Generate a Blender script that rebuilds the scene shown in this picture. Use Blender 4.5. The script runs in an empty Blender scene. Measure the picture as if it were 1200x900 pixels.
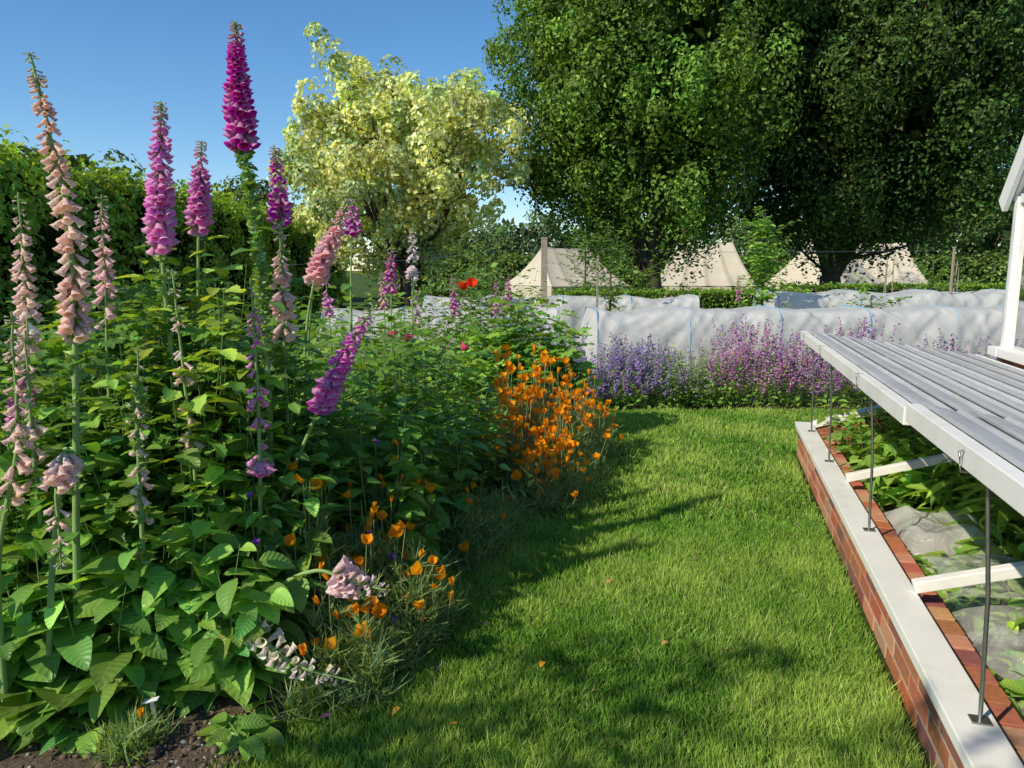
import bpy, math, numpy as np
from mathutils import Vector, noise as mnoise
rng=np.random.default_rng(7)
R=lambda a,b,n=None: rng.uniform(a,b,n)
def nrm(v): 
    v=np.asarray(v,float); return v/np.maximum(np.linalg.norm(v,axis=-1,keepdims=True),1e-9)
def link(o,parent=None):
    bpy.context.scene.collection.objects.link(o)
    if parent: o.parent=parent
    return o
def empty(name,loc=(0,0,0),rz=0):
    o=bpy.data.objects.new(name,None); o.location=loc; o.rotation_euler=(0,0,rz); return link(o)

# ------------------------------------------------------------ mesh builder
class MB:
    def __init__(s): s.V=[];s.F=[];s.C=[];s.U=[];s.M=[];s.S=[];s.n=0
    def add(s,V,F,col,uv=None,m=0,smooth=True):
        V=np.asarray(V,float).reshape(-1,3);F=np.asarray(F,int).reshape(-1,3)
        C=np.broadcast_to(np.asarray(col,float),(len(V),3))
        U=np.zeros((len(V),3)) if uv is None else uv
        s.V.append(V);s.F.append(F+s.n);s.C.append(C);s.U.append(U)
        s.M.append(np.full(len(F),m));s.S.append(np.full(len(F),smooth));s.n+=len(V)
    def inst(s,T,pos,X,Y,Z,sc,col,m=0,smooth=True):
        tv,tf,tu=T[:3]; N=len(pos)
        if N==0:return
        sc=np.asarray(sc,float)
        if sc.ndim==0: sc=np.full((N,3),float(sc))
        elif sc.ndim==1: sc=np.repeat(sc[:,None],3,1)
        L=tv[None]*sc[:,None,:]
        V=pos[:,None,:]+L[...,0:1]*X[:,None]+L[...,1:2]*Y[:,None]+L[...,2:3]*Z[:,None]
        k=len(tv)
        F=tf[None]+(np.arange(N)*k)[:,None,None]
        col=np.broadcast_to(np.asarray(col,float),(N,3))
        C=np.repeat(col,k,0)
        if len(T)>3: C=C*np.tile(T[3],(N,1))
        s.add(V.reshape(-1,3),F.reshape(-1,3),C,np.tile(tu,(N,1)),m,smooth)
    def obj(s,name,mats,parent=None,loc=None):
        V=np.concatenate(s.V);F=np.concatenate(s.F);C=np.concatenate(s.C);U=np.concatenate(s.U)
        M=np.concatenate(s.M);S=np.concatenate(s.S)
        if loc is not None: V=V-np.asarray(loc)
        me=bpy.data.meshes.new(name)
        me.vertices.add(len(V));me.vertices.foreach_set('co',V.astype(np.float32).ravel())
        me.loops.add(len(F)*3);me.loops.foreach_set('vertex_index',F.astype(np.int32).ravel())
        me.polygons.add(len(F));me.polygons.foreach_set('loop_start',(np.arange(len(F))*3).astype(np.int32))
        me.polygons.foreach_set('material_index',M.astype(np.int32))
        me.polygons.foreach_set('use_smooth',S.astype(bool))
        me.update(calc_edges=True)
        a=me.attributes.new('Col','FLOAT_COLOR','POINT')
        a.data.foreach_set('color',np.hstack([C,np.ones((len(C),1))]).astype(np.float32).ravel())
        a=me.attributes.new('luv','FLOAT_VECTOR','POINT')
        a.data.foreach_set('vector',U.astype(np.float32).ravel())
        for m in mats: me.materials.append(m)
        o=bpy.data.objects.new(name,me)
        if loc is not None:o.location=loc
        return link(o,parent)
def frames(d,up):
    Y=nrm(d);X=nrm(np.cross(Y,up));Z=np.cross(X,Y);return X,Y,Z
def runit(n): return nrm(rng.normal(size=(n,3)))
def quads(q):
    q=np.asarray(q).reshape(-1,4);return np.vstack([q[:,[0,1,2]],q[:,[0,2,3]]])
def gridf(nr,nc,close=False):
    f=[]
    for i in range(nr-1):
        for j in range(nc if close else nc-1):
            j2=(j+1)%nc; f.append((i*nc+j,i*nc+j2,(i+1)*nc+j2,(i+1)*nc+j))
    return quads(f)
def catmull(P,n):
    P=np.asarray(P,float)
    if len(P)==2: P=np.vstack([P[0],(P[0]+P[1])/2,P[1]])
    Q=np.vstack([2*P[0]-P[1],P,2*P[-1]-P[-2]]);out=[]
    for t in np.linspace(0,len(P)-1,n):
        i=min(int(t),len(P)-2);u=t-i;a,b,c,d=Q[i:i+4]
        out.append(.5*((2*b)+(-a+c)*u+(2*a-5*b+4*c-d)*u*u+(-a+3*b-3*c+d)*u**3))
    return np.array(out)
def tube(mb,P,r,col,m=0,seg=6):
    P=np.asarray(P,float);n=len(P);r=np.broadcast_to(np.asarray(r,float),(n,))
    T=nrm(np.gradient(P,axis=0));ref=np.array([.3,.9,.1]) if abs(T[0,2])>.5 else np.array([0,0,1.])
    A=nrm(np.cross(T,ref));B=np.cross(T,A);a=np.arange(seg)*2*math.pi/seg
    V=P[:,None]+r[:,None,None]*(np.cos(a)[None,:,None]*A[:,None]+np.sin(a)[None,:,None]*B[:,None])
    mb.add(V.reshape(-1,3),gridf(n,seg,True),col,None,m)
def box(mb,a,b,col=(.8,.8,.8),m=0):
    x0,y0,z0=a;x1,y1,z1=b
    V=[(x0,y0,z0),(x1,y0,z0),(x1,y1,z0),(x0,y1,z0),(x0,y0,z1),(x1,y0,z1),(x1,y1,z1),(x0,y1,z1)]
    mb.add(V,quads([(0,3,2,1),(4,5,6,7),(0,1,5,4),(1,2,6,5),(2,3,7,6),(3,0,4,7)]),col,None,m,False)
def beam(mb,p,q,w,h,col=(.8,.8,.8),m=0,up=(0,0,1)):
    p=np.array(p,float);q=np.array(q,float);d=nrm(q-p);x=nrm(np.cross(d,up));z=np.cross(x,d)
    V=[e+sx*x*w/2+sz*z*h/2 for e in(p,q) for sz in(-1,1) for sx in(-1,1)]
    mb.add(V,quads([(0,1,3,2),(4,6,7,5),(0,4,5,1),(1,5,7,3),(3,7,6,2),(2,6,4,0)]),col,None,m,False)
def bev(o,w=.004,s=2):
    md=o.modifiers.new('bevel','BEVEL');md.width=w;md.segments=s;md.limit_method='ANGLE';return o

# ------------------------------------------------------------ templates
def T_leaf(nL=7,w=.28,cup=.35,bend=.25,p=.8,serr=0,ripple=0):
    v=[];u=[]
    for i in range(nL):
        t=i/(nL-1);ww=w*max(math.sin(math.pi*t**p),0)**.75
        if serr and 0<i<nL-1: ww*=1+serr*(1 if i%2 else -1)
        for s in(-1,-.5,0,.5,1):
            x=s*ww;v.append((x,t,cup*abs(x)-bend*t*t+ripple*math.sin(t*14+s*2)*abs(s)));u.append((s,t,0))
    return np.array(v),gridf(nL,5),np.array(u)
def T_simple(w=.3,fold=.12):
    v=np.array([(0,0,0),(w,.45,fold),(0,1,-.12),(-w,.45,fold)]);
    return v,np.array([(0,1,2),(0,2,3)]),np.array([(0,0,0),(1,.5,0),(0,1,0),(-1,.5,0)])
def T_lobed(n=26):
    v=[(0,.42,0)];u=[(0,.4,0)]
    for i in range(n):
        a=-math.pi/2+2*math.pi*(i+.5)/n;b=a+math.pi/2
        lob=abs(math.sin((b)*2.5))
        r=.32+.22*lob*(1-.3*abs(math.cos(b/2)))+(.03 if i%2 else 0)
        if i in(0,n-1): r=.25
        x=r*math.cos(a);y=.42+r*math.sin(a)
        v.append((x,y,.18*(abs(x))*(1-1.2*lob)+.06*math.sin(i*2.1)-.18*(x*x+(y-.4)**2)));u.append((x*2,y,0))
    f=[(0,1+i,1+(i+1)%n) for i in range(n)]
    f=[t for t in f if not(t[1]==n)]
    return np.array(v),np.array(f),np.array(u)
def T_bell(seg=9):
    rings=[(0,.09),(.10,.17),(.35,.21),(.62,.27),(.85,.30),(.98,.40),(1.04,.47)]
    v=[];u=[];c=[]
    for k,(y,r) in enumerate(rings):
        for j in range(seg):
            a=2*math.pi*j/seg
            lip=0
            if k>=5: lip=.10*max(0,-math.sin(a))+.03*math.cos(a*5)
            rr=r*(1+(.05*math.cos(a*5) if k>=5 else 0))
            v.append((rr*math.cos(a),y+lip,rr*math.sin(a)*.85));u.append((j/seg,y,0))
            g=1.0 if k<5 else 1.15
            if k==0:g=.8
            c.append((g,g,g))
    return np.array(v),gridf(len(rings),seg,True),np.array(u),np.array(c)
def T_pod(seg=6):
    rings=[(0,.15),(.25,.3),(.55,.27),(.8,.12),(1.15,.03)]
    v=[(r*math.cos(2*math.pi*j/seg),y,r*math.sin(2*math.pi*j/seg)) for y,r in rings for j in range(seg)]
    return np.array(v),gridf(len(rings),seg,True),np.zeros((len(v),3))
def T_cup(seg=12,open_=1.0):
    rings=[(0,.08),(.12,.25),(.32,.42*open_),(.55,.52*open_),(.72,.58*open_)]
    v=[];c=[]
    for k,(z,r) in enumerate(rings):
        for j in range(seg):
            a=2*math.pi*j/seg;w=1+(.12*math.cos(4*a)+.04*math.cos(9*a))*(k/4)
            zz=z+(.08*math.cos(4*a)+.04*math.sin(7*a))*(k/4)
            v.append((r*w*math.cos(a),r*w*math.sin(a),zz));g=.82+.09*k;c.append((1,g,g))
    return np.array(v),gridf(len(rings),seg,True),np.zeros((len(v),3)),np.array(c)
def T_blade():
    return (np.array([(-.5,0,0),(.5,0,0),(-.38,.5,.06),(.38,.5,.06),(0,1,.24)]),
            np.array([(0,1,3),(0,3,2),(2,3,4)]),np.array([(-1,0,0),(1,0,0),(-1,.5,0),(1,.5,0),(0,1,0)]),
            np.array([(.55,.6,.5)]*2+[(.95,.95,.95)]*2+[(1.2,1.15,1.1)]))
def T_flor():
    v=np.array([(0,0,0),(.5,.3,.2),(-.5,.3,.2),(0,.3,-.5),(0,1,0)])
    return v,np.array([(0,1,2),(0,2,3),(0,3,1),(4,2,1),(4,3,2),(4,1,3)]),np.zeros((5,3))
LEAF=T_leaf();LEAFB=T_leaf(9,.30,.25,.35,.75,0,.012);LEAFS=T_leaf(9,.33,.3,.2,.7,.1);LANCE=T_leaf(6,.15,.3,.35,.8)
LOB=T_lobed();BELL=T_bell();POD=T_pod();CUPO=T_cup(12,1.0);CUPC=T_cup(12,.62);BLADE=T_blade();FLOR=T_flor();SIMP=T_simple();SIMPW=T_simple(.4,.1)

# ------------------------------------------------------------ materials
class NT:
    def __init__(s,name):
        s.m=bpy.data.materials.new(name);s.m.use_nodes=True;s.t=s.m.node_tree;s.t.nodes.clear()
        s.out=s.n('OutputMaterial')
    def n(s,ty,**k):
        x=s.t.nodes.new('ShaderNode'+ty)
        for a,b in k.items(): setattr(x,a,b)
        return x
    def l(s,a,b): s.t.links.new(a,b)
    def math(s,op,a,b=None,c=None):
        x=s.n('Math',operation=op)
        for i,q in enumerate((a,b,c)):
            if q is None:continue
            if isinstance(q,(int,float)):x.inputs[i].default_value=q
            else:s.l(q,x.inputs[i])
        return x.outputs[0]
    def noise(s,scale,detail=3,rough=.55,coord=None,dist=0):
        x=s.n('TexNoise');x.inputs['Scale'].default_value=scale;x.inputs['Detail'].default_value=detail;x.inputs['Roughness'].default_value=rough
        x.inputs['Distortion'].default_value=dist
        if coord is None:
            coord=s.n('TexCoord').outputs['Object']
        s.l(coord,x.inputs['Vector']);return x.outputs['Fac']
    def ramp(s,fac,stops):
        x=s.n('ValToRGB');e=x.color_ramp.elements
        while len(e)<len(stops):e.new(.5)
        for i,(p,c) in enumerate(stops):
            e[i].position=p;e[i].color=(*c,1)
        s.l(fac,x.inputs[0]);return x.outputs[0]
    def mix(s,fac,a,b,bt='MIX'):
        x=s.n('Mix',data_type='RGBA',blend_type=bt)
        for i,q in zip((0,6,7),(fac,a,b)):
            if isinstance(q,(int,float)):x.inputs[i].default_value=q
            elif isinstance(q,tuple):x.inputs[i].default_value=(*q,1)
            else:s.l(q,x.inputs[i])
        return x.outputs[2]
    def prin(s,col,rough=.6,spec=.3,metal=0):
        p=s.n('BsdfPrincipled')
        if isinstance(col,tuple):p.inputs['Base Color'].default_value=(*col,1)
        else:s.l(col,p.inputs['Base Color'])
        if isinstance(rough,(int,float)):p.inputs['Roughness'].default_value=rough
        else:s.l(rough,p.inputs['Roughness'])
        p.inputs['Specular IOR Level'].default_value=spec;p.inputs['Metallic'].default_value=metal;return p
    def bump(s,h,p,st=.4,d=.01):
        b=s.n('Bump');b.inputs['Strength'].default_value=st;b.inputs['Distance'].default_value=d
        s.l(h,b.inputs['Height']);s.l(b.outputs[0],p.inputs['Normal'])
def leaf_mat(name,trans=.35,rough=.5,spec=.35,veins=False,tint=(1.5,1.5,.5)):
    s=NT(name);c=s.n('Attribute',attribute_name='Col').outputs['Color']
    hb=None
    if veins:
        sp=s.n('SeparateXYZ');s.l(s.n('Attribute',attribute_name='luv').outputs['Vector'],sp.inputs[0])
        au=s.math('ABSOLUTE',sp.outputs[0]);mid=s.math('LESS_THAN',au,.07)
        w=s.math('SINE',s.math('MULTIPLY',s.math('SUBTRACT',sp.outputs[1],s.math('MULTIPLY',au,.16)),52))
        sv=s.math('MULTIPLY',s.math('GREATER_THAN',w,.86),.6)
        vv=s.math('MAXIMUM',mid,sv)
        c=s.mix(s.math('MULTIPLY',vv,.35),c,(.28,.4,.15));hb=w
    p=s.prin(c,rough,spec)
    if hb is not None: s.bump(hb,p,.35,.002)
    t=s.n('BsdfTranslucent');s.l(s.mix(1.0,c,tint,'MULTIPLY'),t.inputs[0])
    m=s.n('MixShader');m.inputs[0].default_value=trans
    s.l(p.outputs[0],m.inputs[1]);s.l(t.outputs[0],m.inputs[2]);s.l(m.outputs[0],s.out.inputs[0]);return s.m
def petal_mat(name,spots=False,trans=.35):
    s=NT(name);c=s.n('Attribute',attribute_name='Col').outputs['Color']
    if spots:
        bf=s.n('NewGeometry').outputs['Backfacing']
        inner=s.mix(.45,c,(.85,.7,.72))
        sp=s.math('GREATER_THAN',s.noise(260,1),.62)
        inner=s.mix(sp,inner,(.18,.01,.07))
        c=s.mix(bf,c,inner)
    p=s.prin(c,.55,.25);t=s.n('BsdfTranslucent');s.l(c,t.inputs[0])
    m=s.n('MixShader');m.inputs[0].default_value=trans
    s.l(p.outputs[0],m.inputs[1]);s.l(t.outputs[0],m.inputs[2]);s.l(m.outputs[0],s.out.inputs[0]);return s.m
def simple(name,col,rough=.5,spec=.3,metal=0,var=.15,nscale=8,bump=0,attr=False,dirt=None):
    s=NT(name);n=s.noise(nscale,5,.65)
    if attr: 
        base=s.n('Attribute',attribute_name='Col').outputs['Color']
        f=s.math('MULTIPLY_ADD',n,var*4,1-2*var);g=s.n('CombineXYZ');[s.l(f,g.inputs[i]) for i in range(3)]
        c=s.mix(1.0,base,g.outputs[0],'MULTIPLY')
    else: c=s.ramp(n,[(.25,tuple(x*(1-var) for x in col)),(.75,tuple(min(1,x*(1+var)) for x in col))])
    if dirt:
        d=s.noise(3.3,6,.75);dd=s.ramp(d,[(.5,(0,0,0)),(.75,(1,1,1))]);sx=s.n('SeparateColor');s.l(dd,sx.inputs[0])
        c=s.mix(s.math('MULTIPLY',sx.outputs[0],.6),c,dirt)
    p=s.prin(c,rough,spec,metal)
    if bump: s.bump(s.noise(nscale*6,5,.7),p,.6,bump)
    s.l(p.outputs[0],s.out.inputs[0]);return s.m
M_leafn=leaf_mat('leaf_near',.40,.42,.45,True,(1.7,1.5,.42))
M_leaf=leaf_mat('leaf_mid',.40,.48,.4,False,(1.7,1.5,.42))
M_tree=leaf_mat('leaf_tree',.32,.5,.35,False,(1.6,1.5,.45))
M_grass=leaf_mat('grass_blade',.42,.5,.3,False,(1.5,1.4,.5))
M_bell=petal_mat('foxglove_petal',True,.42);M_petal=petal_mat('petal',False,.45)
M_stem=simple('stem',(.12,.2,.05),.5,.3,attr=True,var=.15,nscale=20)
M_bark=simple('bark',(.09,.07,.055),.9,.1,var=.35,nscale=5,bump=.02)
M_white=simple('white_paint',(.80,.79,.75),.45,.35,var=.05,nscale=4,dirt=(.58,.55,.48))
M_metal=simple('galvanised_rod',(.35,.35,.34),.35,.5,.9,var=.15,nscale=30)
M_slat=simple('weathered_grey_slat',(.36,.37,.385),.55,.35,attr=True,var=.12,nscale=6,bump=.001,dirt=(.26,.26,.25))
M_brick=simple('brick',(.4,.15,.08),.85,.15,attr=True,var=.22,nscale=45,bump=.003)
M_mortar=simple('mortar',(.46,.41,.35),.95,.1,var=.2,nscale=20,bump=.004)
M_canvas=simple('tent_canvas',(.6,.54,.44),.9,.1,attr=True,var=.10,nscale=1.5)
M_wood=simple('weathered_wood',(.3,.26,.2),.8,.2,var=.25,nscale=12,bump=.002)
M_blue=simple('blue_pipe',(.22,.42,.62),.5,.3,var=.1)
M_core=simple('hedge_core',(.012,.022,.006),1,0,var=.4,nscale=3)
M_label=simple('plant_label',(.75,.75,.72),.4,.3,var=.05)
def soilm(name,a,b,c):
    s=NT(name);n1=s.noise(9,6,.7);n2=s.noise(90,3,.6)
    col=s.mix(.5,s.ramp(n1,[(.3,a),(.55,b),(.75,c)]),s.ramp(n2,[(.35,a),(.7,c)]))
    p=s.prin(col,.95,.1);s.bump(s.noise(40,6,.75),p,1,.02);s.l(p.outputs[0],s.out.inputs[0]);return s.m
M_soil=soilm('soil',(.07,.05,.034),(.14,.10,.07),(.26,.20,.15))
M_under=soilm('lawn_thatch',(.03,.05,.01),(.05,.085,.016),(.08,.11,.03))
M_ground=soilm('grassland',(.04,.075,.015),(.07,.12,.025),(.1,.14,.035))
def netm(name,col,alpha,rough=.6,fine=160,tl=.4,crease=0):
    s=NT(name);n=s.noise(5,4,.6)
    c=s.ramp(n,[(.3,tuple(x*.9 for x in col)),(.7,col)])
    p=s.prin(c,rough,.45)
    if crease: s.bump(s.noise(crease,3,.55,None,1.6),p,.8,.03)
    else: s.bump(s.noise(fine,1),p,.2,.003)
    t=s.n('BsdfTranslucent');s.l(c,t.inputs[0]);m=s.n('MixShader');m.inputs[0].default_value=tl
    s.l(p.outputs[0],m.inputs[1]);s.l(t.outputs[0],m.inputs[2])
    tr=s.n('BsdfTransparent');m2=s.n('MixShader');s.l(s.math('MULTIPLY_ADD',n,.4,alpha-.2),m2.inputs[0])
    s.l(tr.outputs[0],m2.inputs[1]);s.l(m.outputs[0],m2.inputs[2]);s.l(m2.outputs[0],s.out.inputs[0]);return s.m
M_net=netm('insect_netting',(.92,.92,.91),.76,tl=.40)
M_fleece=netm('garden_fleece',(.93,.93,.91),.62,.30,60,.45,7);M_film=netm('clear_film',(.92,.94,.94),.30,.10,60,.3,5)
def glassm():
    s=NT('greenhouse_glass');g=s.n('BsdfGlossy');g.inputs['Roughness'].default_value=.03;t=s.n('BsdfTransparent')
    t.inputs[0].default_value=(.85,.9,.88,1);f=s.n('Fresnel');f.inputs[0].default_value=1.5;m=s.n('MixShader')
    s.l(s.math('MULTIPLY_ADD',f.outputs[0],.9,.06),m.inputs[0]);s.l(t.outputs[0],m.inputs[1]);s.l(g.outputs[0],m.inputs[2]);s.l(m.outputs[0],s.out.inputs[0]);return s.m
M_glass=glassm()
PL=[M_leafn,M_bell,M_stem,M_petal];PLF=[M_leaf,M_bell,M_stem,M_petal]
def cv(base,n,v=.22,h=.12):
    base=np.asarray(base,float);b=np.exp(rng.normal(0,v,(n,1)));k=rng.normal(0,h,(n,1))
    return np.clip(base*b*np.hstack([1+k,1+0*k,1-k]),0,1)

# ------------------------------------------------------------ layout curves
YL=np.array([-3,.5,1.5,2.04,3.23,4.4,5.3,6.2,7.7]);XL=np.array([-2.6,-1.55,-1.08,-.78,-.39,.1,.45,.72,.85])
xl=lambda y:np.interp(y,YL,XL)
A=math.atan2(-.264,.965);bx=np.array([.965,-.264]);by=np.array([.264,.965]);C0=np.array([2.33,5.9])
def fl(x,y):
    d=np.stack([np.asarray(x)-C0[0],np.asarray(y)-C0[1]],-1);return d@bx,d@by

# ------------------------------------------------------------ ground
def sheet(name,x0,x1,y0,y1,nx,ny,zf,mat):
    xs=np.linspace(x0,x1,nx);ys=np.linspace(y0,y1,ny);X,Y=np.meshgrid(xs,ys)
    Z=zf(X,Y);mb=MB();mb.add(np.stack([X,Y,Z],-1).reshape(-1,3),gridf(ny,nx),(.1,.1,.1));return mb.obj(name,[mat])
def fbm(X,Y,sc,o=3,seed=0):
    out=np.zeros(X.size);x=X.ravel();y=Y.ravel()
    for i in range(X.size): out[i]=mnoise.fractal(Vector((x[i]*sc,y[i]*sc,seed)),1,2,o)
    return out.reshape(X.shape)
sheet('ground',-400,400,-200,600,2,2,lambda X,Y:X*0,M_ground)
mb=MB();ys=np.linspace(-3,7.75,60);V=[]
for y in ys: V+= [(xl(y),y,.004),(7.5,y,.004)]
mb.add(V,gridf(60,2),(.1,.1,.1));mb.obj('lawn_soil',[M_under])
ys=np.linspace(1.2,7.9,170);us=np.linspace(0,1,120)
Yg=np.repeat(ys[:,None],120,1);Xg=xl(Yg)-(1-us[None])**1.5*6.0
Zg=.012+.045*np.clip((xl(Yg)-Xg)/.15,0,1)+.02*fbm(Xg,Yg,7,4)*np.clip((xl(Yg)-Xg)/.08,0,1)
mb=MB();mb.add(np.stack([Xg,Yg,Zg],-1).reshape(-1,3),gridf(170,120),(.1,.1,.1));mb.obj('flower_bed_soil',[M_soil])
sheet('vegetable_plot_soil',-6.5,16,7.75,17,2,2,lambda X,Y:X*0+.006,M_soil)
mb=MB();ph=(1+5**.5)/2
iv=nrm(np.array([(-1,ph,0),(1,ph,0),(-1,-ph,0),(1,-ph,0),(0,-1,ph),(0,1,ph),(0,-1,-ph),(0,1,-ph),(ph,0,-1),(ph,0,1),(-ph,0,-1),(-ph,0,1)]))
ic=np.array([(0,11,5),(0,5,1),(0,1,7),(0,7,10),(0,10,11),(1,5,9),(5,11,4),(11,10,2),(10,7,6),(7,1,8),(3,9,4),(3,4,2),(3,2,6),(3,6,8),(3,8,9),(4,9,5),(2,4,11),(6,2,10),(8,6,7),(9,8,1)])
ICO=(iv*(1+R(-.2,.2,(12,1))),ic,np.zeros((12,3)))
n=5200;y=R(1.3,3.2,n);x=xl(y)-np.abs(rng.normal(0,.4,n))-.01
d=runit(n);X_,Y_,Z_=frames(d,runit(n));sc=np.exp(rng.normal(-5.2,.5,n))
col=np.where(R(0,1,(n,1))<.15,np.array([[.45,.41,.35]]),np.array([[.15,.11,.08]]))*R(.6,1.3,(n,1))
mb.inst(ICO,np.stack([x,y,.055+R(-.01,.01,n)],1)-np.array([0,0,.03])*(np.clip(1-(xl(y)-x)/.15,0,1))[:,None],X_,Y_,Z_,sc,col)
mb.obj('soil_clods_and_gravel',[simple('clod',(.1,.08,.05),.95,.1,attr=True,var=.2,nscale=40)])
mb=MB()
def lawn(n,y0,y1,h,w,x1=6.2):
    y=np.exp(R(math.log(y0),math.log(y1),n));x=xl(y)+R(-.03,1,n)*(x1-xl(y))
    fx,fy=fl(x,y);k=~((fx>-.03)&(fy<.03));vis=x<(y*.85+.9);k&=vis;x=x[k];y=y[k];n=len(x)
    edge=np.clip((x-xl(y))/.12,0,1)
    pn=np.array([mnoise.fractal(Vector((a*1.3,b*1.3,3)),1,2,4) for a,b in zip(x,y)])
    p2=np.array([mnoise.noise(Vector((a*5.5,b*5.5,9))) for a,b in zip(x,y)])
    d=np.stack([rng.normal(0,.42,n)+.25*p2,rng.normal(0,.42,n)+.3*pn,np.ones(n)],1);X_,Y_,Z_=frames(d,runit(n))
    hh=h*R(.5,1.25,n)*(1+.35*pn+.35*p2)*(1.25-.25*edge);hh=np.where(R(0,1,n)<.02,hh*1.7,hh);sc=np.stack([w*R(.7,1.3,n)*(.8+.06*y*2),hh,hh],1)
    g=np.array([.18,.38,.055]);yl=np.array([.38,.54,.12])
    f=np.clip(.45+1.0*pn+.5*p2+rng.normal(0,.25,n),0,1)[:,None]
    col=(g*(1-f)+yl*f)*np.exp(rng.normal(0,.22,(n,1)))
    dry=(R(0,1,n)<.03);col[dry]=(.62,.55,.32)
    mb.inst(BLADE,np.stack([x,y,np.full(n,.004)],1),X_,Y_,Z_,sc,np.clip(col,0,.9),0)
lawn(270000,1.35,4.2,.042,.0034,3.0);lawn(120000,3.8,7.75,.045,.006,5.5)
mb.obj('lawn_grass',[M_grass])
mb=MB();P=np.array([(.12,2.6,.035),(-.28,2.55,.04),(-.6,2.25,.04),(.62,2.75,.035),(-.3,3.0,.035),(.55,4.6,.04),(-.45,2.65,.04),(.35,3.9,.04),(.1,3.4,.04),(-.1,2.9,.035),(.25,4.1,.04),(.45,3.3,.035),(.5,4.2,.04),(-.2,2.2,.04),(-.38,2.3,.04),(.7,4.9,.04)])
n=len(P);X_,Y_,Z_=frames(runit(n),np.array([0,0,1.]));cc=np.array([(1,.42,.03),(.4,.1,.45),(.45,.12,.45),(1,.45,.2),(.55,.12,.55),(1,.36,.02),(1,.5,.1),(1,.36,.02)]*2)
mb.inst(LEAFB,P,X_,Y_,Z_,.036,cc)
mb.obj('fallen_petals',[M_petal])

# ------------------------------------------------------------ foxgloves
def spike(mb,P,col,n,size,side=None,droop=.55,tipgreen=True,sparse=0.0):
    t=np.sort(R(0,1,n)**.85);L=len(P)-1
    pos=np.stack([np.interp(t*L,np.arange(L+1),P[:,k]) for k in range(3)],1)
    tan=nrm(P[-1]-P[0]);a=np.arange(n)*2.399+R(-.4,.4,n)
    e1=nrm(np.cross(tan,[0.2,1,.1]));e2=np.cross(tan,e1)
    out=np.cos(a)[:,None]*e1+np.sin(a)[:,None]*e2
    if side is not None: out=nrm(out+np.asarray(side)*.8)
    drop=droop+.55*(1-t)+R(-.15,.15,n)
    d=nrm(out-np.array([0,0,1.])*drop[:,None]+tan*(.9*np.clip(t-.82,0,1)/.18)[:,None]*.7)
    s=size*(1-.76*t**1.4)*R(.82,1.12,n)
    keep=R(0,1,n)>sparse
    pos,d,s,t,out=pos[keep],d[keep],s[keep],t[keep],out[keep];n=len(t)
    X_,Y_,Z_=frames(d,-out+np.array([0,0,1e-3]))
    c=cv(col,n,.12,.05);w=np.clip((t-.8)/.2,0,1)[:,None]
    c=c*(1-w)+np.array([.42,.48,.28])*w if tipgreen else c
    sq=np.stack([s*(.95-.25*t),s,s*(.95-.25*t)],1)
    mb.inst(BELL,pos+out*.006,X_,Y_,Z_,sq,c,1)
    for k in range(3):
        dd=nrm(d*.8+out*.1+runit(n)*.7);X2,Y2,Z2=frames(dd,out+1e-3)
        mb.inst(LEAF,pos+out*.004,X2,Y2,Z2,s*.42,cv((.18,.32,.08),n),0)
def pods(mb,P,n,size,col=(.25,.39,.13)):
    t=R(0,1,n);L=len(P)-1;pos=np.stack([np.interp(t*L,np.arange(L+1),P[:,k]) for k in range(3)],1)
    a=np.arange(n)*2.399;out=np.stack([np.cos(a),np.sin(a),R(.0,.6,n)],1);d=nrm(out);X_,Y_,Z_=frames(d,runit(n))
    mb.inst(POD,pos,X_,Y_,Z_,size*R(.7,1.2,n),cv(col,n,.15),2)
    for q in range(2):
        d2=nrm(out+runit(n)*.6);X_,Y_,Z_=frames(d2,runit(n));mb.inst(LEAF,pos,X_,Y_,Z_,size*1.3*R(.7,1.2,n),cv((.19,.33,.07),n),0)
def foxglove(pts,f0,f1,col,n,size,pod=None,side=None,stemleaves=18,basal=14,leaf=.19,droop=.55,sparse=0,r=.010,podn=60,name='foxglove'):
    mb=MB();P=catmull(pts,40);w_=np.cumsum(rng.normal(0,.0012,(40,2)),0)*np.linspace(0,1,40)[:,None];P[:,:2]+=w_
    tube(mb,P,np.linspace(r*1.15,r*.3,40),(.22,.34,.11),2,7)
    i0=int(f0*39);i1=int(f1*39);spike(mb,P[i0:i1+1],col,n,size,side,droop,f1>.97,sparse)
    if pod: pods(mb,P[int(pod[0]*39):int(pod[1]*39)+1],podn,.028)
    t=np.linspace(.06,f0*.97,stemleaves);m=stemleaves
    if m:
        pos=np.stack([np.interp(t*39,np.arange(40),P[:,k]) for k in range(3)],1);a=np.arange(m)*2.399+R(0,1)
        out=np.stack([np.cos(a),np.sin(a),R(-.1,.5,m)],1);X_,Y_,Z_=frames(out,np.array([0,0,1.])+runit(m)*.2)
        mb.inst(LEAFB,pos,X_,Y_,Z_,leaf*(1.1-.8*t/f0)*R(.8,1.2,m),cv((.15,.31,.055),m,.2),0)
    if basal:
        m=basal;a=np.arange(m)*2.399;out=np.stack([np.cos(a),np.sin(a),R(.1,.9,m)],1)
        X_,Y_,Z_=frames(out,np.array([0,0,1.])+runit(m)*.2);pos=P[0]+out*.03+np.array([0,0,.03])
        mb.inst(LEAFB,pos,X_,Y_,Z_,leaf*R(1.1,1.6,m),cv((.15,.30,.055),m,.2),0)
    return mb.obj(name,PL,loc=tuple(P[0]))
MAG=(.64,.02,.46);PEACH=(1.0,.66,.52);PALE=(1.0,.66,.60);PINKM=(.82,.26,.66);PINK=(.96,.50,.54)
g=.05
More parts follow.
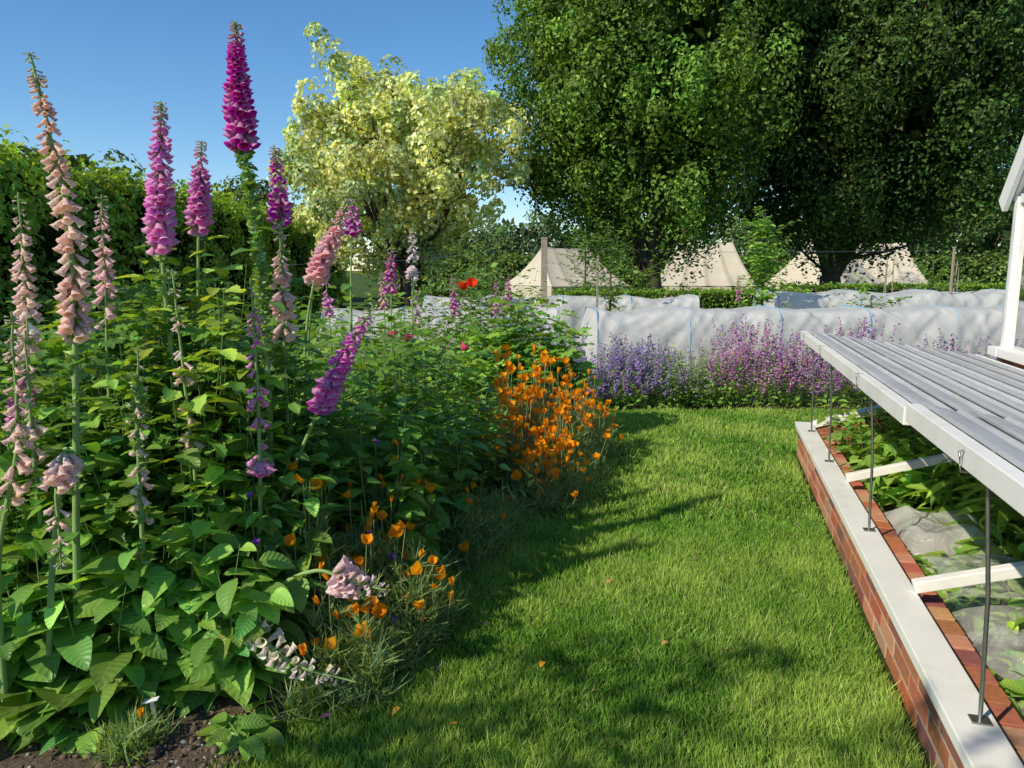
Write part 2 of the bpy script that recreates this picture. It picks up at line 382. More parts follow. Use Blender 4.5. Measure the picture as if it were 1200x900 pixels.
foxglove([(-1.46,2.3,g),(-1.42,2.3,.6),(-1.37,2.3,1.2),(-1.35,2.3,1.6),(-1.38,2.3,1.9),(-1.42,2.3,2.13)],.46,1,PEACH,150,.051,pod=(.28,.52),podn=60,r=.012,basal=16,leaf=.2,sparse=.12)
foxglove([(-.99,2.9,g),(-.97,2.9,.8),(-.98,2.9,1.5),(-1.02,2.9,2.0),(-1.02,2.9,2.40)],.745,1,MAG,190,.060,pod=(.36,.76),podn=240,r=.014,leaf=.2)
foxglove([(-1.3,2.9,g),(-1.33,2.9,.9),(-1.35,2.9,1.6),(-1.32,2.9,2.12)],.69,1,PINKM,150,.063,r=.012,pod=(.5,.7),podn=30)
foxglove([(-1.32,3.15,g),(-1.34,3.15,1),(-1.31,3.15,1.6),(-1.27,3.15,2.02)],.74,1,(.76,.20,.60),100,.056)
foxglove([(-1.05,3.35,g),(-1.03,3.35,1.2),(-1.04,3.35,2.03)],.82,1,MAG,70,.056)
foxglove([(-.93,3.0,g),(-.93,3.0,.9),(-.925,3.0,1.68)],.74,1,(.97,.64,.56),65,.055)
foxglove([(-1.2,4.2,g),(-1.2,4.2,.8),(-1.12,4.2,1.4),(-.9,4.2,1.88)],.72,1,PINK,100,.068,r=.012)
foxglove([(-1.15,4.3,g),(-1.2,4.3,.8),(-1.16,4.3,1.35),(-1.06,4.3,1.7)],.76,1,PALE,70,.065)
foxglove([(-1.0,4.6,g),(-1,4.6,1.2),(-.97,4.6,1.92)],.88,1,MAG,35,.055)
foxglove([(-1.0,2.85,g),(-.95,2.85,.5),(-.80,2.85,.88),(-.70,2.85,1.1),(-.54,2.85,1.36)],.62,1,(.74,.10,.58),95,.060,side=(.2,-.5,-.2))
foxglove([(-1.75,2.6,g),(-1.74,2.6,.8),(-1.70,2.6,1.76)],.72,1,(.97,.68,.60),70,.050)
foxglove([(-1.95,2.75,g),(-1.9,2.75,.7),(-1.84,2.75,1.15)],.7,1,(.7,.1,.5),50,.06)
foxglove([(-1.58,2.12,g),(-1.55,2.12,.6),(-1.45,2.12,1.0),(-1.42,2.12,1.38)],.50,1,PEACH,60,.045,sparse=.3,basal=4,stemleaves=8,leaf=.12)
foxglove([(-1.15,2.65,g),(-1.17,2.65,.7),(-1.20,2.65,1.5)],.6,1,(1.,.70,.60),54,.042,sparse=.3,basal=4,stemleaves=8,leaf=.12)
foxglove([(-1.62,2.9,g),(-1.60,2.9,.9),(-1.56,2.9,1.78)],.74,1,(.95,.60,.62),60,.048,basal=4)
foxglove([(-.98,2.65,g),(-.93,2.65,.8),(-.94,2.65,1.47)],.5,1,(.84,.18,.56),80,.05,sparse=.45,basal=6)
foxglove([(-.92,5.5,g),(-.90,5.5,.9),(-.89,5.5,1.66)],.82,1,MAG,40,.06)
foxglove([(-.74,5.5,g),(-.74,5.5,.9),(-.72,5.5,1.82)],.8,1,(.8,.68,.7),45,.055)
foxglove([(-1.5,2.2,g),(-1.45,2.2,.5),(-1.38,2.2,.9),(-1.36,2.2,.95),(-1.35,2.12,.85),(-1.33,2.08,.62)],.62,1,(1.,.68,.58),34,.052,basal=4,stemleaves=6,leaf=.12)
foxglove([(-.95,2.5,g),(-.85,2.48,.35),(-.68,2.42,.47),(-.55,2.4,.44),(-.42,2.38,.42)],.6,1,(1.,.70,.70),36,.055,basal=4,stemleaves=4,leaf=.1,droop=.2)
foxglove([(-1.25,2.5,g),(-1.05,2.42,.3),(-.9,2.34,.30),(-.72,2.25,.22),(-.52,2.22,.17)],.5,1,(.92,.86,.66),42,.05,basal=4,stemleaves=4,leaf=.1,droop=.2)
foxglove([(-1.22,2.35,g),(-1.23,2.35,.5),(-1.22,2.35,.95),(-1.17,2.3,1.25)],.40,1,(.95,.72,.54),50,.04,sparse=.3,basal=8,pod=(.35,.9))
foxglove([(-1.62,2.45,g),(-1.63,2.45,.8),(-1.6,2.42,1.3)],.5,1,PEACH,50,.048,sparse=.35,basal=8)
for X,Y,z,c in[(-.6,7.6,1.45,MAG),(-.2,8.8,1.4,PINKM),(-.05,9,1.45,MAG),(-1.7,6.8,1.55,PINKM),(-1.4,8.0,1.5,PINK),(-.95,7.2,1.4,(.7,.5,.6)),(3.7,12.2,1.4,MAG)]:
    foxglove([(X,Y,0),(X+.03,Y,z*.5),(X,Y,z)],.72,1,c,34,.06,basal=5,stemleaves=6)

# ------------------------------------------------------------ shrubs / leafy plants
def stems(mb,B,Tp,nleaf,T,size,col,f0=.15,bulge=.08,petiole=.03,upz=(-.2,.5),shrink=.35,sr=.0035,lm=0,v=.25):
    n=len(B)
    for i in range(n):
        b=B[i];e=Tp[i];mid=(b+e)/2+np.array([R(-1,1),R(-1,1),.3])*bulge
        P=catmull([b,mid,e],9);tube(mb,P,np.linspace(sr,sr*.4,9),(.18,.28,.09),2,4)
        m=nleaf;t=np.linspace(f0,1,m)+R(-.03,.03,m);t=np.clip(t,0,1)
        pos=np.stack([np.interp(t*8,np.arange(9),P[:,k]) for k in range(3)],1)
        a=np.arange(m)*2.399+R(0,6);out=np.stack([np.cos(a),np.sin(a),R(upz[0],upz[1],m)],1);out=nrm(out)
        X_,Y_,Z_=frames(out-np.array([0,0,.15]),np.array([0,0,1.])+runit(m)*.45)
        s=size*(1-shrink*t)*R(.6,1.3,m);fresh=1+.6*np.clip(t-.75,0,1)[:,None]*2*np.array([1.3,1,.6])
        mb.inst(T,pos+out*petiole*(1-.5*t)[:,None],X_,Y_,Z_,s,np.clip(cv(col,m,v)*fresh*math.exp(rng.normal(0,.12)),0,1),lm)
def bush(name,cx,cy,rx,ry,h,ns,nl,T,size,col,base=.4,hmin=.6,**k):
    mb=MB();a=R(0,6.283,ns);r=np.sqrt(R(0,1,ns));
    Tp=np.stack([cx+rx*r*np.cos(a),cy+ry*r*np.sin(a),h*(1-.35*r**2.5)*R(hmin,1,ns)],1)
    B=np.stack([cx+rx*base*r*np.cos(a),cy+ry*base*r*np.sin(a),np.full(ns,.03)],1)
    stems(mb,B,Tp,nl,T,size,col,**k);return mb,name,(cx,cy,0)
def done(t,mats=PL): mb,name,loc=t;return mb.obj(name,mats,loc=loc)
G1=(.125,.255,.045);G2=(.17,.335,.055);G3=(.20,.38,.07);DK=(.09,.19,.038);LIME=(.34,.50,.08)
done(bush('currant_bush',-1.50,3.0,.50,.40,1.64,66,24,LOB,.15,G1,base=.6,hmin=.7))
done(bush('currant_bush',-1.15,3.25,.38,.35,1.58,44,22,LOB,.14,G2,base=.6,hmin=.7))
done(bush('leafy_shrub',-2.15,2.9,.45,.6,1.42,45,22,LEAFS,.14,G1,base=.6,hmin=.65))
done(bush('leafy_shrub',-1.02,2.85,.32,.28,1.22,44,22,LEAF,.125,G2,base=.7))
done(bush('leafy_shrub',-1.45,2.60,.48,.20,1.22,56,22,LEAFS,.13,G2,base=.8))
done(bush('young_leafy_shoots',-1.3,2.95,.5,.35,1.68,16,16,LEAFS,.13,LIME,base=.7,hmin=.8,f0=.5))
done(bush('young_leafy_shoots',-1.75,2.35,.12,.1,1.52,3,12,LEAFB,.15,LIME,base=.7,hmin=.9,f0=.6))
done(bush('broad_leaved_plant',-1.5,2.36,.42,.16,.72,40,14,LEAFB,.175,G3,base=.8,hmin=.3))
done(bush('broad_leaved_plant',-1.05,2.50,.28,.2,.66,34,14,LEAFB,.165,G3,base=.8,hmin=.3))
done(bush('broad_leaved_plant',-1.9,2.35,.3,.25,.85,34,14,LEAFB,.17,G1,base=.8,hmin=.3))
done(bush('broad_leaved_plant',-.88,2.16,.08,.05,.13,5,7,LEAFB,.12,G3,base=.4,hmin=.3))
done(bush('broad_leaved_plant',-1.42,2.16,.14,.05,.24,6,9,LEAFB,.15,G3,base=.8,hmin=.3))
done(bush('leafy_shrub',-.78,3.35,.42,.45,1.10,66,22,LEAFS,.12,G2,base=.7))
done(bush('rose_bush',-.60,4.0,.50,.5,1.30,80,20,LEAFS,.11,G1,base=.6))
done(bush('rose_bush',-.42,4.65,.40,.4,1.08,54,18,LEAFS,.10,G2,base=.7))
done(bush('leafy_shrub',-.64,3.2,.16,.22,.5,32,14,LEAF,.095,G2,base=.9,hmin=.4))
done(bush('currant_bush',.08,6.45,.62,.42,1.34,60,18,LOB,.18,G3,base=.5))
done(bush('currant_bush',-.65,5.5,.55,.5,1.25,60,18,LEAFS,.14,G2,base=.6),PLF)
for (x,y,rx,ry,h,s,c,T) in[(-2.0,4.2,.8,.6,1.4,.14,G1,LEAFS),(-1.5,5.0,.7,.6,1.3,.13,G1,LEAFS),(-3.0,3.6,.8,.8,1.5,.15,DK,LEAFS),(-2.9,5.4,1,.8,1.45,.15,G1,LEAFS),
  (-1.3,6.6,.9,.8,1.25,.14,G2,LEAFS),(-4.3,5,1,1,1.5,.15,DK,LEAFS),(-2.7,7.4,1.1,.8,1.35,.15,G1,LEAFS),(-.6,7.6,.8,.6,1.15,.14,G1,LEAFS),(-4.5,7.6,1,1,1.4,.16,G1,LEAFS),(-1.6,8.8,1,.7,1.4,.14,G2,LEAFS),(-3.4,9.6,1.2,.8,1.4,.15,G1,LEAFS)]:
    done(bush('border_shrub',x,y,rx,ry,h,52,14,T,s,c,base=.7,f0=.2),PLF)
done(bush('rose_bush',-.35,9.4,.9,.5,1.95,60,16,LEAFS,.13,(.13,.25,.07),base=.5,f0=.3),PLF)
mb=MB();n=130;y=R(2.3,7.4,n);x=xl(y)-np.abs(R(.04,.35,n));B=np.stack([x,y,np.full(n,.03)],1)
Tp=B+np.stack([R(-.15,.10,n),R(-.15,.12,n),R(.08,.28,n)*np.clip((y-1.8)/1.5,.4,1)],1)
stems(mb,B,Tp,9,LANCE,.09,G2,sr=.002,petiole=.005);mb.obj('edging_plants',PL)
def blooms(name,P,size,col,T=CUPO):
    P=np.asarray(P,float);n=len(P);mb=MB();up=nrm(np.array([0,0,1.])+runit(n)*.7)
    Xa,Za,_=frames(up,runit(n));Ya=np.cross(Za,Xa)
    mb.inst(T,P,Xa,Ya,Za,size*R(.8,1.2,n),cv(col,n,.12,.03),3)
    mb.inst(T,P+Za*.004,Ya,-Xa,Za,size*.6,cv(col,n,.12,.03),3)
    for p in P: tube(mb,catmull([p,(p[0],p[1],p[2]-.12),(p[0]+R(-.04,.04),p[1],max(p[2]-.3,.02))],6),.0025,(.14,.22,.07),2,4)
    mb.obj(name,PL,loc=tuple(P[0]))
blooms('red_poppies',[(-.33,6.0,1.36),(-.39,6.05,1.33)],.08,(.95,.07,.02))
blooms('pink_roses',[(-.58,4.1,1.10),(-.64,4.0,1.13),(-.3,4.4,1.02)],.05,(.80,.09,.2))
blooms('violet_flowers',[(-.8+R(-.15,.4),2.75+R(-.3,.6),R(.15,.75)) for _ in range(12)],.024,(.34,.10,.52))
def cal(name,pts,nf,ns,fsize,openf,sp=.2,over=.24):
    mb=MB();pts=np.array(pts,float);ci=rng.integers(0,len(pts),ns);r=np.abs(rng.normal(0,1,ns)).clip(0,2.2);a=R(0,6.28,ns)
    px=pts[ci,0]+sp*r*np.cos(a);py=pts[ci,1]+sp*r*np.sin(a);px=np.minimum(px,xl(py)+R(-.05,over*.7,ns))
    hh=pts[ci,2]*(1-.14*r**2).clip(.15)*R(.3,1,ns);P=np.stack([px,py,hh*R(.1,.95,ns)],1)
    for j in range(8):
        d=nrm(np.stack([rng.normal(0,.6,ns),rng.normal(0,.6,ns),R(.2,1.2,ns)],1));X_,Y_,Z_=frames(d,runit(ns))
        L=R(.05,.13,ns);mb.inst(BLADE,P+runit(ns)*.02,X_,Y_,Z_,np.stack([L*.045+.002,L,L],1),cv((.24,.36,.14),ns,.2),0)
    ci=rng.integers(0,len(pts),nf);r=np.abs(rng.normal(0,1.15,nf)).clip(0,2.8);a=R(0,6.28,nf)
    fx=pts[ci,0]+sp*r*np.cos(a);fy=pts[ci,1]+sp*r*np.sin(a);fx=np.minimum(fx,xl(fy)+R(-.05,over,nf));fz=(pts[ci,2]*(1.18-.12*r**2)*R(.45,1.12,nf)).clip(.08)
    F=np.stack([fx,fy,fz],1)
    for p,c in zip(F,pts[ci]): tube(mb,catmull([(p[0]*.6+c[0]*.4,p[1]*.6+c[1]*.4,.03),(c[0]*.15+p[0]*.85,p[1],p[2]*.6),p],7),.0016,(.25,.36,.16),2,4)
    up=nrm(np.array([-.15,-.35,1.])+runit(nf)*.6);X_=nrm(np.cross(up,runit(nf)));Y_=np.cross(up,X_)
    o=R(0,1,nf)<openf;c=cv((1.0,.36,.006),nf,.05,.07);s=fsize*R(.6,1.2,nf)
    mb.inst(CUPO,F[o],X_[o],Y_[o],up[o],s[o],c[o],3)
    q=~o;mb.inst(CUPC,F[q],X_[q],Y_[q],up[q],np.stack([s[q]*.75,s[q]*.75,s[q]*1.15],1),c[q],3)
    mb.obj(name,[M_leaf,M_bell,M_stem,M_petal],loc=(pts[0,0],pts[0,1],0))
cal('california_poppy_clump',[(-.02,5.3,.70),(.20,5.6,.70),(.42,5.6,.60),(.15,5.1,.58),(.44,5.3,.52),(.36,4.95,.44),(.34,4.7,.34),(.24,4.5,.32),(-.05,4.9,.58),(.58,5.6,.46),(.62,5.9,.42),(.15,4.75,.42)],560,3800,.048,.6,.17,.38)
cal('california_poppy_clump',[(-.08,3.95,.28),(-.2,3.7,.3)],14,600,.045,.4,.14)
cal('california_poppy_clump',[(-.56,3.2,.56),(-.60,2.9,.48),(-.40,2.9,.38),(-.62,2.6,.40),(-.32,2.75,.30),(-.50,2.45,.26),(-.75,2.75,.6),(-.22,2.85,.2)],95,2300,.046,.4,.14,.34)
cal('california_poppy_clump',[(-1.16,2.06,.11)],1,160,.04,.5,.05)
mb=MB();beam(mb,(-1.13,2.16,.05),(-1.12,2.12,.17),.012,.003,m=0);beam(mb,(-1.145,2.118,.17),(-1.10,2.123,.18),.02,.003);mb.obj('plant_label',[M_label])

# ------------------------------------------------------------ catmint / salvia row
def spikes(name,x0,x1,y0,y1,h,ns,fc,gc,leaves=8,fn=24,fs=.022,frac=.5):
    mb=MB();x=R(x0,x1,ns);y=R(y0,y1,ns);B=np.stack([x,y,np.full(ns,.02)],1)
    u=(y-y0)/(y1-y0);hh=h*R(.5,1.1,ns)*(.72+.35*np.sin(np.clip(u,.1,1)*math.pi*.6))*(1+.12*np.sin(x*5+1))
    Tp=B+np.stack([R(-.2,.2,ns),R(-.28,.12,ns),hh],1)
    stems(mb,B,Tp,leaves,LEAF,.075,gc,f0=.08,sr=.002,petiole=.008,shrink=.6)
    t=np.tile(np.linspace(1-frac,1,fn),ns);b=np.repeat(B,fn,0);e=np.repeat(Tp,fn,0);p=b+(e-b)*t[:,None]
    m=len(p);d=runit(m);p=p+d*.012*(1.8-t)[:,None];X_,Y_,Z_=frames(d,runit(m))
    mb.inst(FLOR,p,X_,Y_,Z_,fs*R(.7,1.3,m),cv(fc,m,.3,.1),3)
    mb.obj(name,[M_leaf,M_bell,M_stem,M_petal],loc=((x0+x1)/2,(y0+y1)/2,0))
spikes('catmint_plant',.80,1.75,7.75,8.45,.60,240,(.46,.32,.70),G3)
spikes('leafy_herb_plant',1.6,2.35,7.8,8.45,.66,180,(.5,.4,.6),(.24,.42,.09),leaves=14,fn=5)
spikes('purple_salvia_plant',2.2,3.1,7.8,8.5,.78,170,(.68,.32,.64),G3,frac=.5)
spikes('purple_salvia_plant',3.0,4.1,7.8,8.5,.76,180,(.58,.28,.64),G3,frac=.5)
spikes('catmint_plant',4.1,7.0,7.8,8.5,.62,260,(.44,.24,.58),G3)

# ------------------------------------------------------------ trees
def tree(name,base,cen,rad,nclump,crad,per,lsize,col,limbs=9,trunk_h=1.3,tr=.28,shell=.55,elong=1.4,T=SIMP,lv=.3,colv=.25,zbot=None,inner=0):
    mb=MB();cen=np.array(cen,float);rad=np.array(rad,float);base=np.array(base,float)
    d=runit(nclump);ph=R(0,6.28,6)
    lump=1+.10*np.sin(3*np.arctan2(d[:,1],d[:,0])+ph[0])+.08*np.sin(5*d[:,2]*2+ph[1]+2*d[:,0]*3)+.08*rng.normal(size=nclump)
    r=(R(shell**3,1,nclump))**(1/3)*lump
    Cc=cen+d*r[:,None]*rad
    if zbot is not None: Cc[:,2]=np.maximum(Cc[:,2],zbot+R(0,.9,nclump)+.08*np.hypot(Cc[:,0]-base[0],Cc[:,1]-base[1]))
    cr=crad*R(.55,1.3,nclump)
    ttop=base+np.array([0,0,trunk_h]);tube(mb,catmull([base-np.array([0,0,.1]),base+np.array([.03,0,trunk_h*.5]),ttop],6),np.linspace(tr*1.25,tr*.9,6),(.1,.08,.06),1,10)
    sel=rng.choice(nclump,min(nclump,limbs*6),replace=False)
    for i in range(limbs):
        a=2*math.pi*i/limbs+R(-.2,.2);k=R(.35,.7)
        tip=cen+np.array([math.cos(a)*rad[0]*k,math.sin(a)*rad[1]*k,rad[2]*R(.1,.6)])
        mid=ttop*.55+tip*.45+np.array([math.cos(a),math.sin(a),0])*rad[0]*.12
        P=catmull([ttop-np.array([0,0,R(0,.4)]),mid,tip],14);tube(mb,P,np.linspace(tr*.5,tr*.1,14),(.1,.08,.06),1,7)
        for j in range(6):
            c=Cc[sel[(i*6+j)%len(sel)]];q=P[np.argmin(np.linalg.norm(P-c+np.array([0,0,rad[2]*.25]),axis=1))]
            tube(mb,catmull([q,(q+c)/2+np.array([0,0,-.15]),c],7),np.linspace(tr*.18,tr*.05,7),(.1,.08,.06),1,5)
    n=nclump*per;ci=np.repeat(np.arange(nclump),per);u=runit(n);rr=R(.25,1,n)**.5
    ax=nrm(nrm(Cc-cen)*np.array([1,1,.4])*.7+np.array([0,0,1.]))[ci]
    off=u*(rr*cr[ci])[:,None];al=(off*ax).sum(1,keepdims=True);off=off+ax*al*(elong-1)
    off=off*(1-.35*np.clip(al/cr[ci][:,None],-1,1))
    pos=Cc[ci]+off
    outw=nrm(pos-cen);nd=nrm(u*.95+outw*.35+np.array([0,0,.35])+runit(n)*.5)
    dirv=np.cross(nd,runit(n))+np.array([0,0,-.25]);Y_=nrm(dirv);X_=nrm(np.cross(Y_,nd));Z_=np.cross(X_,Y_)
    cc=cv(col,nclump,colv,.08)[ci]*np.exp(rng.normal(0,lv,(n,1)))
    mb.inst(T,pos,X_,Y_,Z_,lsize*R(.7,1.3,n),np.clip(cc,0,1),0,False)
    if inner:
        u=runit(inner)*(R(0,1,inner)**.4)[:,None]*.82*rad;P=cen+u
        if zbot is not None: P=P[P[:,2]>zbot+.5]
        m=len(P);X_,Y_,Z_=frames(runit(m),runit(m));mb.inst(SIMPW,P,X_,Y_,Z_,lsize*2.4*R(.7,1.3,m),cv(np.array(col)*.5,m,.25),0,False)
    return mb.obj(name,[M_tree,M_bark],loc=tuple(base))
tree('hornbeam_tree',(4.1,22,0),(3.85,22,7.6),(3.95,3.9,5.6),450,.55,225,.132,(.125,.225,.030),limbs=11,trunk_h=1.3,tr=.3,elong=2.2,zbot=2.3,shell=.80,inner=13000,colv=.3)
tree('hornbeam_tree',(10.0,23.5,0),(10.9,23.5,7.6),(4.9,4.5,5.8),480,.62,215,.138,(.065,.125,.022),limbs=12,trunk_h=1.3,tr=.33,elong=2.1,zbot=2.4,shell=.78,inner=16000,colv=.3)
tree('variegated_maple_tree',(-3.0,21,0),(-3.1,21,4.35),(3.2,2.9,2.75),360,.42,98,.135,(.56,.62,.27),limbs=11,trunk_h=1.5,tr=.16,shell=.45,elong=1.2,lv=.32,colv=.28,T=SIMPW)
for (x,y,r,h,c) in[(-16,27,3.2,6.2,(.13,.2,.04)),(-12,34,3.5,5.5,(.10,.17,.04)),(22,44,4,6.2,(.17,.27,.09)),(27.5,44,4,6.8,(.15,.24,.08)),(33,46,5,8,(.16,.25,.08)),(17,50,4.5,5.8,(.15,.24,.08)),(1,52,4.5,5.2,(.13,.21,.08)),(-5,45,4,5,(.11,.19,.07)),(9,54,5,5.4,(.13,.21,.07)),(21.5,24,2.5,9,(.16,.26,.05))]:
    tree('background_tree',(x,y,0),(x,y,h*.55),(r,r*.8,h*.45),70,.85,100,.23,c,limbs=5,trunk_h=h*.3,tr=.15,elong=1.1,inner=600)
# unseen small tree, added behind the viewpoint to cast dappled shade on the near lawn
tree('added_shade_tree',(-3.25,-1.1,0),(-3.1,-.8,3.3),(1.0,1.1,.7),40,.26,55,.075,(.10,.19,.04),limbs=6,trunk_h=1.7,tr=.07,elong=1.1,shell=.4)
def sapling(name,x,y,h,w,n,c=(.14,.27,.05),ls=.10):
    mb=MB();tube(mb,catmull([(x,y,0),(x+.02,y,h*.5),(x,y,h)],8),np.linspace(.03,.006,8),(.1,.08,.06),2,6)
    B=np.stack([np.full(n,x),np.full(n,y),R(h*.25,h*.9,n)],1);a=R(0,6.28,n)
    Tp=B+np.stack([np.cos(a)*w*R(.4,1,n),np.sin(a)*w*R(.4,1,n),R(.1,.5,n)],1)
    stems(mb,B,Tp,12,LEAFS,ls,c,f0=.1,sr=.004);mb.obj(name,[M_leaf,M_bell,M_stem,M_petal],loc=(x,y,0))
sapling('apple_sapling',1.62,12.4,2.15,.5,34);sapling('apple_sapling',3.85,11.5,2.35,.5,60,(.19,.37,.06),.12);sapling('apple_sapling',-.6,13,2.0,.6,34)
sapling('apple_sapling',7.6,13.5,1.6,.4,24);sapling('apple_sapling',5.6,11.6,1.1,.6,26);sapling('apple_sapling',1.7,17.5,2.4,.9,60);sapling('apple_sapling',3.0,17.8,1.5,.8,50)

# ------------------------------------------------------------ hedges
def hedge(name,x0,x1,y0,y1,h,n,ls,col,amp=.15):
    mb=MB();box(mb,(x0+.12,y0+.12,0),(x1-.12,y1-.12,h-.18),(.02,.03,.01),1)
    A_=[(y1-y0)*h,(y1-y0)*h,(x1-x0)*(y1-y0),(x1-x0)*h,(x1-x0)*h];A_=np.array(A_)/sum(A_)
    f=rng.choice(5,n,p=A_);u=R(0,1,n);v=R(0,1,n)
    P=np.zeros((n,3));N=np.zeros((n,3))
    for k in range(5):
        q=f==k;m=q.sum()
        if k<2: P[q]=np.stack([np.full(m,(x0,x1)[k]),y0+u[q]*(y1-y0),v[q]*h],1);N[q]=((-1,0,0),(1,0,0))[k]
        elif k==2:P[q]=np.stack([x0+u[q]*(x1-x0),y0+v[q]*(y1-y0),np.full(m,h)],1);N[q]=(0,0,1)
        else:P[q]=np.stack([x0+u[q]*(x1-x0),np.full(m,(y0,y1)[k-3]),v[q]*h],1);N[q]=((0,-1,0),(0,1,0))[k-3]
    w=np.array([mnoise.fractal(Vector(p*1.1),1,2,3) for p in P])
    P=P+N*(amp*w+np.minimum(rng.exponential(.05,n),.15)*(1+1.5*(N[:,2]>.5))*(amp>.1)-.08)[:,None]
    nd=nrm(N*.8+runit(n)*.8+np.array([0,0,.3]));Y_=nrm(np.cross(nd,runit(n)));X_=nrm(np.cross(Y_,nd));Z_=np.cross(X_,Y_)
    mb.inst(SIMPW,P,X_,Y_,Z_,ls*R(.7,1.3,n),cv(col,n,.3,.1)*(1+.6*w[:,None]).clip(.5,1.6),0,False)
    return mb.obj(name,[M_tree,M_core])
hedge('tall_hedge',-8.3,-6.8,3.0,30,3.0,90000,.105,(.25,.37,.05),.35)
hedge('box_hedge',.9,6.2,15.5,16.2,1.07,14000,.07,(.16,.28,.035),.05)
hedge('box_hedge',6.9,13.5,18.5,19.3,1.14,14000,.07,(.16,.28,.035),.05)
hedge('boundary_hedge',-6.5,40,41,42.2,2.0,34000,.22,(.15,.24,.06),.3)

# ------------------------------------------------------------ netting tunnels
def tunnel(name,x,y,L,rz,w,h,nh,veg=True,seed=0):
    E=empty(name,(x,y,0),rz);mb=MB();nx=int(L*26);na=36
    xs=np.linspace(0,L,nx);aa=np.linspace(0,math.pi,na);V=[]
    sp=L/nh;pw=.30
    for xx in xs:
        f=abs(math.sin(math.pi*xx/sp))
        for a in aa:
            c,s_=math.cos(a),math.sin(a)
            px=(abs(c)**pw)*math.copysign(1,c)*w;pz=(s_**(pw+.05))*h
            w1=mnoise.noise(Vector((xx*1.1,pz*1.5,seed)))
            r1=1-2.6*abs(mnoise.noise(Vector((xx*2.6+pz*2.2+w1,pz*.8,x+seed))))
            r2=1-2.6*abs(mnoise.noise(Vector((xx*4.8-pz*3.4+w1,pz*1.8,x+seed+5))))
            r3=1-2.6*abs(mnoise.noise(Vector((xx*9+pz*6+w1,pz*4,x+seed+9))))
            q=r1*.040+r2*.028+r3*.010+.012*w1
            V.append((xx,px*(1-.05*f**.7)+q*(1 if c>0 else -1)*min(1,abs(c)*3),max(pz-(.05+.05*w1)*f*s_+q*.35*s_,.0)))
    mb.add(V,gridf(nx,na),(.7,.7,.7));mb.obj('netting',[M_net],E)
    mb=MB()
    for i in range(nh+1):
        P=[(i*sp+.001,(abs(math.cos(a))**pw)*math.copysign(1,math.cos(a))*(w+.035),(math.sin(a)**(pw+.05))*(h+.014)) for a in np.linspace(0.0,math.pi,30)]
        tube(mb,P,.009,(.2,.4,.6),0,6)
    mb.obj('blue_hoops',[M_blue],E)
    for e,(x0,sg) in enumerate(((0,-1),(L,1))):
        mb=MB();V=[];n2=26
        for i in range(n2):
            a=math.pi*i/(n2-1);px=(abs(math.cos(a))**pw)*math.copysign(1,math.cos(a))*w;pz=math.sin(a)**(pw+.05)*h if 0<i<n2-1 else 0
            for k in range(8):
                u=k/7;V.append((x0+sg*(.3*u+.03*math.sin(i*2.3)*u),px*(1-.8*u),pz*(1-u)**1.2+.03*u))
        mb.add(V,gridf(n2,8),(.7,.7,.7));mb.obj('end_netting',[M_net],E)
    if veg:
        mb=MB();n=int(L*14);B=np.stack([R(0.1,L-.1,n),R(-w*.6,w*.6,n),np.zeros(n)],1);Tp=B+np.stack([R(-.1,.1,n),R(-.1,.1,n),R(.25,.62,n)],1)
        stems(mb,B,Tp,8,LEAFS,.16,(.10,.22,.05),sr=.004);mb.obj('crops',[M_leaf,M_bell,M_stem],E)
tunnel('netting_tunnel',1.05,9.9,9.6,math.radians(4),.50,.98,8)
tunnel('netting_tunnel',-2.6,10.5,3.2,math.radians(3),.5,.95,3,seed=4)
tunnel('netting_tunnel',4.3,12.6,9.5,math.radians(3),.55,1.13,7,seed=8)
tunnel('netting_tunnel',-1.6,13.8,5.0,math.radians(3),.5,1.0,4,seed=12)
def post(x,y,h,w=.09):
    mb=MB();box(mb,(x-w/2,y-w/2,-.1),(x+w/2,y+w/2,h-.015));box(mb,(x-w/2-.006,y-w/2-.006,h-.012),(x+w/2+.006,y+w/2+.006,h+.01));bev(mb.obj('wooden_post',[M_wood]))
for q in[(.48,11.2,1.95),(1.42,12.4,1.7,.035),(7.3,12.4,1.85,.035),(-3.6,10.8,1.6,.06)]:post(*q)
mb=MB();tube(mb,catmull([(-3.6,10.8,1.55),(-1.6,11.0,1.62),(.48,11.2,1.8),(3.5,11.8,1.76),(7.3,12.4,1.8)],20),.0025,(.3,.3,.3),0,4)
mb.obj('support_wire',[M_metal])
mb=MB()
for i in range(9):
    x=R(7,12);y=R(12,15);tube(mb,[(x,y,0),(x+R(-.1,.1),y,R(1.5,2))],.010,(.5,.4,.2),0,5)
mb.obj('bamboo_canes',[M_wood])

